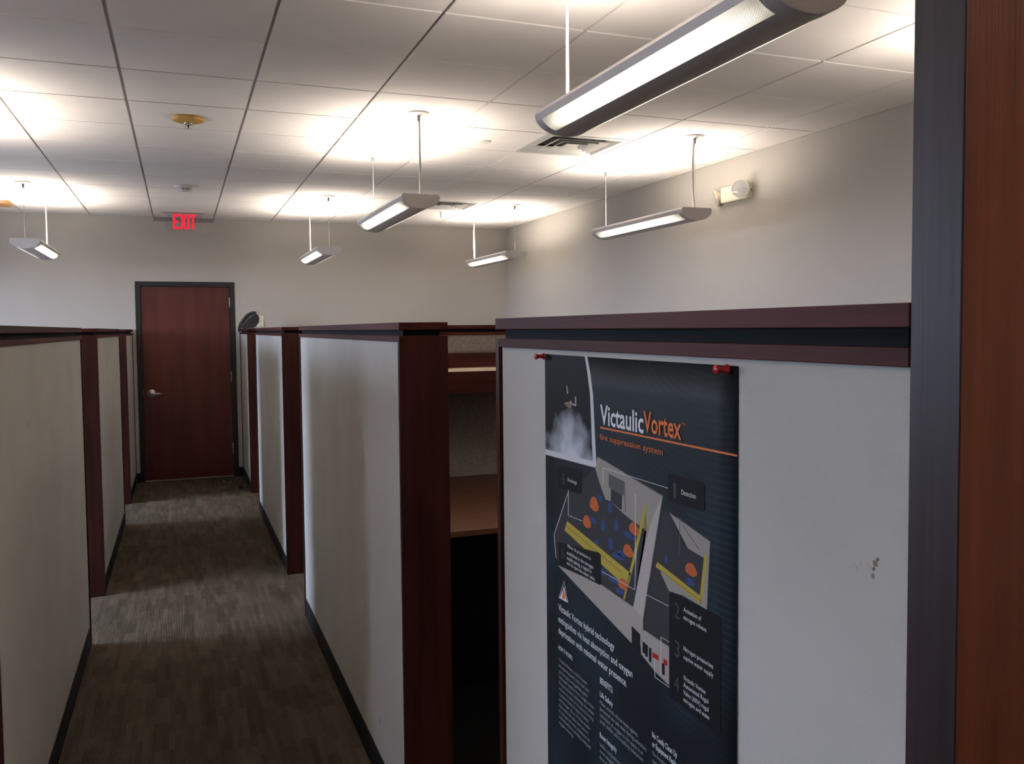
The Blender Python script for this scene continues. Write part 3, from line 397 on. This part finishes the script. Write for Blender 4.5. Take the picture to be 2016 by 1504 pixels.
pendant('pendant light hanging at far left of the exit sign',-1.155,R3Y,['canopy','grip','wire'],['canopy','cord0'])
pendant('small pendant light above the telephone partition, right of the door',1.305,R3Y,['canopy','grip','wire'],['cord0'])
pendant('pendant light hanging closest to the far right room corner',3.135,R3Y,['canopy','grip','wire'],['canopy','grip','wire','cord-1'])
pendant('pendant light out of view at left that whitens the ceiling edge',-1.155,R2Y,['canopy','grip','wire'],['canopy','cord0'])
pendant('pendant light out of view behind the tall wood panel',3.125,R1Y,['canopy','grip','wire'],['canopy','cord0'])
pendant('pendant light out of view behind the camera at right',1.305,R1Y-3.315,['canopy','grip','wire'],['canopy','cord0'])
pendant('pendant light out of view behind the camera at left',-1.155,R1Y-3.315,['canopy','grip','wire'],['canopy','cord0'])
pendant('pendant light out of view above the near left partition',-1.155,R1Y,['canopy','grip','wire'],['canopy','cord0'])

# ------------------------------------------------------------------ ceiling fittings
def vent(label, ci, ri):
    x0, y0 = GX+ci*T, GY+ri*T; c = T/2
    t = thing('ceiling_vent', label, 'vent', (x0+c,y0+c,H), 'square ceiling air vents')
    o = c-.007; n = .050
    fb = MB()
    for a in ((-o,o,-o,-o+n),(-o,o,o-n,o),(-o,-o+n,-o+n,o-n),(o-n,o,-o+n,o-n)): fb.box(*a,0,.0095)
    fb.build('frame','ventmetal',t)
    def ring(ro, z0, ri_, z1, th, name, m):
        b = MB()
        for sgn in range(4):
            ca, sa = math.cos(sgn*math.pi/2), math.sin(sgn*math.pi/2)
            def P(x, y, z): return (ca*x-sa*y, sa*x+ca*y, z)
            q = [(-ri_,-ri_,z1),(ri_,-ri_,z1),(ro,-ro,z0),(-ro,-ro,z0)]
            A = [b.bm.verts.new(P(*v)) for v in q]; Bv = [b.bm.verts.new(P(v[0],v[1],v[2]+th)) for v in q]
            b.bm.faces.new(A); b.bm.faces.new(Bv[::-1])
            for i in range(4): b.bm.faces.new((A[i],Bv[i],Bv[(i+1)%4],A[(i+1)%4]))
        b.build(name, m, t)
    ring(o-n,.001,.205,.034,.003,'cone','ventmetal')
    MB().box(-.207,.207,-.207,.207,.046,.050).build('backing','void',t)
    for ro, ri_ in ((.192,.150),(.132,.094),(.076,.046)): ring(ro,-.004,ri_,.014,.003,'louver','ventmetal')
    MB().box(-.047,.047,-.047,.047,.013,.017).build('center_plate','ventmetal',t)
    return t
vent('large square louvered ceiling vent right of the pool of light',4,2)
vent('square ceiling vent partly hidden behind a hanging pendant light',4,7)
t = thing('ceiling_sensor','yellowed round ceiling sensor with a clear bulb','sensor',(.078,5.497,H))
MB().lathe([(0,0),(.088,0),(.092,-.006),(.084,-.018),(.060,-.026),(.035,-.029),(0,-.029)],36).build('dish','yellowed',t)
MB().lathe([(.026,-.028),(.024,-.036),(.014,-.040)],20).build('collar','chrome',t); MB().lathe([(.012,-.036),(.027,-.040),(.030,-.050),(.022,-.062),(.0,-.066)],20).build('bulb','lampglass',t); MB().lathe([(.006,-.036),(.006,-.055),(.013,-.058),(0,-.060)],12).build('core','chrome',t)
t = thing('smoke_detector','small white round smoke detector above the exit sign','smoke detector',(.075,8.06,H))
MB().lathe([(0,0),(.085,0),(.087,-.010),(.078,-.020),(.05,-.024),(0,-.024)],32).build('base','white',t); MB().lathe([(.048,-.022),(.048,-.030),(.042,-.031)],24).build('vent_ring','darkgrey',t); MB().lathe([(0,-.024),(.040,-.026),(.050,-.034),(.040,-.044),(0,-.046)],24).build('head','white',t)
for i in range(8):
    a = i*math.pi/4; MB().box(-.006,.006,.040,.049,-.036,-.024).build('fin','white',t).rotation_euler = (0,0,a)
t = MB().lathe([(0,0),(.041,0),(.041,-.004),(.038,-.006),(0,-.006)],28).build('sprinkler_cover','whitemetal'); t.location = (1.897,5.535,H)
tag(t,'flat white disc set in the ceiling beside the bright patch','cover plate')
t = thing('pendant_sprinkler','small white sprinkler head below the far ceiling vent','sprinkler',(2.587,8.99,H))
MB().lathe([(0,0),(.022,0),(.022,-.004),(.010,-.008),(.010,-.045),(0,-.045)],16).build('escutcheon','whitemetal',t); MB().lathe([(0,-.044),(.008,-.046),(.003,-.055),(.016,-.060),(.0,-.062)],16).build('deflector','whitemetal',t)

# exit sign: clear acrylic blade hanging from a slot in the ceiling
t = thing('exit_sign','clear hanging sign with red EXIT letters above the door','exit sign',(.071,9.88,H))
MB().box(-.215,.212,-.008,.008,-.003,-.0005).build('ceiling_slot','darkgrey',t)
MB().box(-.182,.182,-.004,.004,-.190,-.003).build('blade','acrylic',t,.0008)
def poly(b, pts, y0, y1): b.prism(pts,'y',y0,y1)
ltr = [('E',[(0,0),(1,0),(1,.16),(.36,.16),(.36,.43),(.85,.43),(.85,.57),(.36,.57),(.36,.84),(1,.84),(1,1),(0,1)]),
       ('X',[(0,0),(.36,0),(.5,.30),(.64,0),(1,0),(.70,.5),(1,1),(.66,1),(.5,.70),(.34,1),(0,1),(.30,.5)]),
       ('I',[(0,0),(1,0),(1,1),(0,1)]),('T',[(.33,0),(.67,0),(.67,.84),(1,.84),(1,1),(0,1),(0,.84),(.33,.84)])]
x = -.104
for (c_, pts), wd in zip(ltr,(.060,.066,.022,.058)):
    bb = MB(); bb.prism([(x+p[0]*wd,-.172+p[1]*.155) for p in pts],'y',-.0065,-.0042); bb.build('letter','exitred',t); x += wd+.006

# emergency light on the right wall
t = thing('emergency_light','cream twin-head emergency light on the right wall','emergency light',(XR,5.26,2.54))
MB().box(-.050,-.001,0,.325,0,.115).build('housing','cream',t,.004); MB().box(-.056,-.050,.006,.319,.005,.110).build('front_cover','cream',t,.002)
for dz, rr in ((.060,.006),(.044,.0035)): MB().lathe([(rr,0),(rr,-.002),(0,-.002)],10,(-.014,0.0,dz),'y').build('screw','darkgrey',t)
def head(px, py, pz, aim):
    h = link('lamp_head', MB().lathe([(0,.060),(.018,.060),(.032,.050),(.056,.014),(.064,.0),(.060,.0),(.052,.010),(.022,.040),(0,.042)],32).mesh('lamp_head','cream'), t, (px,py,pz))
    h.rotation_euler = Vector(aim).to_track_quat('-Z','Y').to_euler()
    link('reflector', MB().lathe([(.059,.003),(.050,.014),(.024,.036),(0,.040)],32).mesh('reflector','reflector'), h)
    link('lens_cover', MB().lathe([(.061,.001),(.056,-.005),(.034,-.011),(0,-.014)],32).mesh('lens_cover','lampglass'), h)
    link('bulb', MB().lathe([(0,.036),(.008,.034),(.008,.014),(0,.008)],12).mesh('bulb','whitemetal'), h)
    link('bulb_shield', MB().box(-.050,.0,-.003,.003,-.001,.002).mesh('bulb_shield','whitemetal'), h)
head(-.115,-.010,.058,(-.66,-.73,-.10)); head(-.052,.395,.048,(-.83,.48,-.32))
MB().tube([(-.054,.06,.06),(-.085,.055,.060)],.012,10).build('bracket','cream',t); MB().tube([(-.03,.322,.055),(-.035,.365,.052)],.010,10).build('bracket','cream',t)

# switch plate behind the telephone
t = thing('switch_plate','cream switch plate on the far wall behind the telephone','switch plate',(.845,YF,1.735))
MB().box(-.040,.040,-.008,-.0005,-.060,.060).build('plate','cream',t,.002); MB().box(-.006,.006,-.016,-.008,-.012,.012).build('toggle','cream',t)

# telephone on the partition cap
t = thing('desk_telephone','charcoal desk telephone standing on the partition cap by the door','telephone',(.700,9.80,1.653))
prof = [(-.095,.004),(-.100,.016),(-.080,.045),(-.02,.105),(.045,.150),(.070,.152),(.090,.120),(.088,.070),(.055,.020),(.02,.004)]
MB().prism(prof,'y',-.075,.075).build('body','phone',t,.006)
edge = [(-.080,.050),(-.02,.110),(.045,.155),(.070,.156),(.062,.146),(.045,.142),(-.016,.098),(-.078,.038)]
MB().prism(edge,'y',-.082,.082).build('face_plate','phone2',t,.002)
hp = []
for i in range(13):
    a = i/12; xx = -.105+.155*a; zz = .036+.128*a+.036*math.sin(math.pi*a)
    hp.append((xx,-.055,zz))
hs = MB().tube(hp,.019,12); 
hs.box(-.118,-.078,-.076,-.034,.022,.052); hs.box(.025,.062,-.076,-.034,.150,.178)
hs.build('handset','phone',t,.004)
cp = [( -.112+.010*math.cos(i*.9)-.006*(i/40), -.055+.012*math.sin(i*.9), .028-.062*(i/44)) for i in range(45)]
MB().tube(cp,.0042,6).build('coiled_cord','phone',t)
for sx_ in (-.07,.03): MB().box(sx_,sx_+.02,-.06,.06,0,.006).build('foot','phone',t)

# small loose things
t = MB().box(-.012,.012,-.009,.009,0,.010).build('paper_scrap','paper',None,.002); t.location = (.765,9.42,1.653); tag(t,'tiny white scrap lying on the partition cap beside the telephone','scrap')
t = MB().prism([(-.012,-.008),(.010,-.010),(.014,.006),(-.006,.010)],'z',0,.002).build('paper_scrap','paper'); t.location = (.405,10.01,.001); tag(t,'tiny white paper bit on the carpet before the door','scrap')
t = MB().lathe([(0,.026),(.012,.022),(.018,.010),(.014,0),(0,0)],10).build('crumb','crumb'); t.location = (.542,9.50,0); tag(t,'small dark lump on the carpet near the door','debris')

# ------------------------------------------------------------------ poster
PX = XRF+.006
pst = thing('poster','dark poster about a fire suppression system, pinned with red pins','poster',(PX,1.505,1.584))
def PP(u_, v_, d): return (-d, -u_/1000, v_/1000)
pm = mat('poster_print', (.006,.012,.018), .55, 0, .18)
def poster_nodes():
    m = pm; b = m.node_tree.nodes['Principled BSDF']
    tc = nn(m,'ShaderNodeTexCoord'); mp = nn(m,'ShaderNodeMapping'); mp.inputs['Location'].default_value = (0,.55,-.10); mp.inputs['Scale'].default_value = (0,1,1.5)
    wv = nn(m,'ShaderNodeTexWave', wave_type='RINGS', rings_direction='X'); wv.inputs['Scale'].default_value = 22; wv.inputs['Distortion'].default_value = 1.6; wv.inputs['Detail'].default_value = 3; wv.inputs['Detail Scale'].default_value = .8
    ns = nn(m,'ShaderNodeTexNoise'); ns.inputs['Scale'].default_value = 4.5; ns.inputs['Detail'].default_value = 2
    rp = nn(m,'ShaderNodeValToRGB'); rp.color_ramp.elements[0].position = .55; rp.color_ramp.elements[0].color = (.0050,.0095,.014,1); rp.color_ramp.elements[1].position = 1; rp.color_ramp.elements[1].color = (.0082,.0165,.0235,1)
    r2_ = nn(m,'ShaderNodeValToRGB'); r2_.color_ramp.elements[0].position = .40; r2_.color_ramp.elements[0].color = (.5,.5,.5,1); r2_.color_ramp.elements[1].position = .75; r2_.color_ramp.elements[1].color = (2.2,2.3,2.4,1)
    mu = nn(m,'ShaderNodeMix', data_type='RGBA', blend_type='MULTIPLY'); mu.inputs[0].default_value = 1
    ln(m,tc.outputs['Object'],mp.inputs[0]); ln(m,mp.outputs[0],wv.inputs['Vector']); ln(m,wv.outputs['Fac'],rp.inputs[0]); ln(m,tc.outputs['Object'],ns.inputs['Vector']); ln(m,ns.outputs['Fac'],r2_.inputs[0])
    ln(m,rp.outputs[0],mu.inputs[6]); ln(m,r2_.outputs[0],mu.inputs[7]); ln(m,mu.outputs[2],b.inputs['Base Color'])
poster_nodes()
# sheet: slightly lifted at the lower right edge
sb = MB(); N1, N2 = 12, 18; gv = []
def lift(a, c): return .0010+.0035*max(0,a-.75)*4*c*c
for side in (0,1):
    gv.append([[sb.bm.verts.new((-(lift(i/N1,j/N2)+(0 if side else .0003)), -.608*i/N1, -.914*j/N2)) for j in range(N2+1)] for i in range(N1+1)])
for side in (0,1):
    for i in range(N1):
        for j in range(N2): sb.bm.faces.new((gv[side][i][j],gv[side][i+1][j],gv[side][i+1][j+1],gv[side][i][j+1])).smooth = True
rim = [(i,0) for i in range(N1)]+[(N1,j) for j in range(N2)]+[(i,N2) for i in range(N1,0,-1)]+[(0,j) for j in range(N2,0,-1)]
for k in range(len(rim)):
    (a,b_),(c,d) = rim[k], rim[(k+1)%len(rim)]
    sb.bm.faces.new((gv[0][a][b_],gv[0][c][d],gv[1][c][d],gv[1][a][b_]))
sb.build('sheet', pm, pst)
def ink(name, c): MT['ink_'+name] = mat('ink_'+name, c, .6, 0, .12)
for n_, c_ in dict(white=(.62,.64,.66),pale=(.30,.32,.33),grey=(.055,.055,.058),orange=(.62,.155,.045),orange2=(.42,.10,.03),wallp=(.26,.235,.215),wallp2=(.30,.27,.25),wallp3=(.36,.33,.31),floorp=(.035,.034,.038),doorp=(.085,.085,.088),doorp2=(.030,.034,.036),yellow=(.36,.28,.045),yellow2=(.20,.16,.04),blue=(.028,.055,.16),black=(.008,.008,.009),red=(.30,.012,.012),box=(.006,.006,.007),line=(.50,.50,.50),border=(.50,.51,.53),nozzle=(.34,.31,.28),nozzle2=(.20,.13,.10)).items(): ink(n_, c_)
def photo_mat():
    m = mat('ink_photo', (.01,.009,.008), .6, 0, .12); b = m.node_tree.nodes['Principled BSDF']
    tc = nn(m,'ShaderNodeTexCoord'); sp = nn(m,'ShaderNodeSeparateXYZ'); ln(m,tc.outputs['Object'],sp.inputs[0])
    ns = nn(m,'ShaderNodeTexNoise'); ns.inputs['Scale'].default_value = 28; ns.inputs['Detail'].default_value = 5; ln(m,tc.outputs['Object'],ns.inputs['Vector'])
    def mth(op, a, bb=None, c=None):
        n = nn(m,'ShaderNodeMath', operation=op)
        for i, v in enumerate((a, bb, c)):
            if v is None: continue
            if isinstance(v,(int,float)): n.inputs[i].default_value = v
            else: ln(m,v,n.inputs[i])
        return n.outputs[0]
    # mist cone spreading below the nozzle at u=113 mm, v=-90 mm
    du = mth('ABSOLUTE', mth('ADD', sp.outputs['Y'], .110)); dv = mth('SUBTRACT', -.088, sp.outputs['Z'])
    k = mth('SUBTRACT', mth('MULTIPLY', mth('POWER', mth('MAXIMUM',dv,0.0), .55), .52), du)
    k = mth('ADD', mth('MULTIPLY', k, 18.0), mth('MULTIPLY', mth('SUBTRACT', ns.outputs['Fac'], .5), 2.4))
    cl = nn(m,'ShaderNodeClamp'); ln(m,mth('SUBTRACT', mth('MULTIPLY',k,.42), mth('MULTIPLY', mth('LESS_THAN', dv, 0.0), 3.0)),cl.inputs[0])
    rp = nn(m,'ShaderNodeValToRGB'); rp.color_ramp.elements[0].color = (.009,.008,.008,1); rp.color_ramp.elements[1].color = (.46,.49,.55,1); rp.color_ramp.elements[1].position = .95
    ln(m,cl.outputs[0],rp.inputs[0]); ln(m,rp.outputs[0],b.inputs['Base Color']); return m
MT['ink_photo'] = photo_mat()
def loft(u_, v_): return lift(min(max(u_/608,0),1), min(max(-v_/914,0),1))
from mathutils.geometry import tessellate_polygon
for name, m_, layer, pts in SHAPES:
    pts = [(min(max(p[0],.5),607.5), p[1]) for p in pts]
    tri = tessellate_polygon([[Vector((p[0],p[1],0)) for p in pts]])
    me = bpy.data.meshes.new(name); me.from_pydata([PP(p[0],p[1],loft(*p)+.0005+layer*.00008) for p in pts], [], [tuple(q) for q in tri]); me.materials.append(MT['ink_'+m_]); link(name, me, pst)
fonts = []
for s_, u0, v0, wd, cap, m_, bold in TEXTS:
    cu = bpy.data.curves.new('lettering','FONT'); cu.body = s_; cu.size = 1; cu.offset = .018*bold; cu.resolution_u = 2; cu.materials.append(MT['ink_'+m_])
    o = link('lettering', cu, pst); fonts.append((o, u0, v0, wd, cap))
bpy.context.view_layer.update()
dg = bpy.context.evaluated_depsgraph_get()
for o, u0, v0, wd, cap in fonts:
    dx = max(o.dimensions.x, 1e-3); sx_ = wd/1000/dx; sy_ = cap/1000/.72
    me = bpy.data.meshes.new_from_object(o.evaluated_get(dg)); 
    xs = [v.co.x for v in me.vertices]; sx_ = wd/1000/max(max(xs)-min(xs),1e-3)
    me.transform(Matrix.Translation((-min(xs)*sx_,0,0)) @ Matrix.Diagonal((sx_,sy_,1,1)))
    n_ = link('lettering', me, pst); n_.rotation_euler = (math.pi/2, 0, -math.pi/2); n_.location = PP(u0, v0, loft(u0,v0)+.0013)
for o, *_ in fonts: bpy.data.objects.remove(o)
for o in pst.children:
    if o.name.startswith('lettering'): o.name = 'lettering'
# push pins
def pin(label, u_, v_):
    t = thing('push_pin', label, 'push pin', (PX-.0014, 1.505-u_/1000, 1.584+v_/1000))
    MB().lathe([(0,-.022),(.0055,-.022),(.0058,-.020),(.0042,-.018),(.0034,-.013),(.0040,-.008),(.0062,-.006),(.0062,-.0045),(0,-.0045)],20,(0,0,0),'x').build('grip','red',t)
    MB().lathe([(0,-.005),(.0006,-.005),(.0006,-.0002),(0,-.0)],8,(0,0,0),'x').build('needle','steel',t)
pin('red push pin at the poster\'s upper left corner',7,-4); pin('red push pin at the poster\'s upper right corner',592,-4)
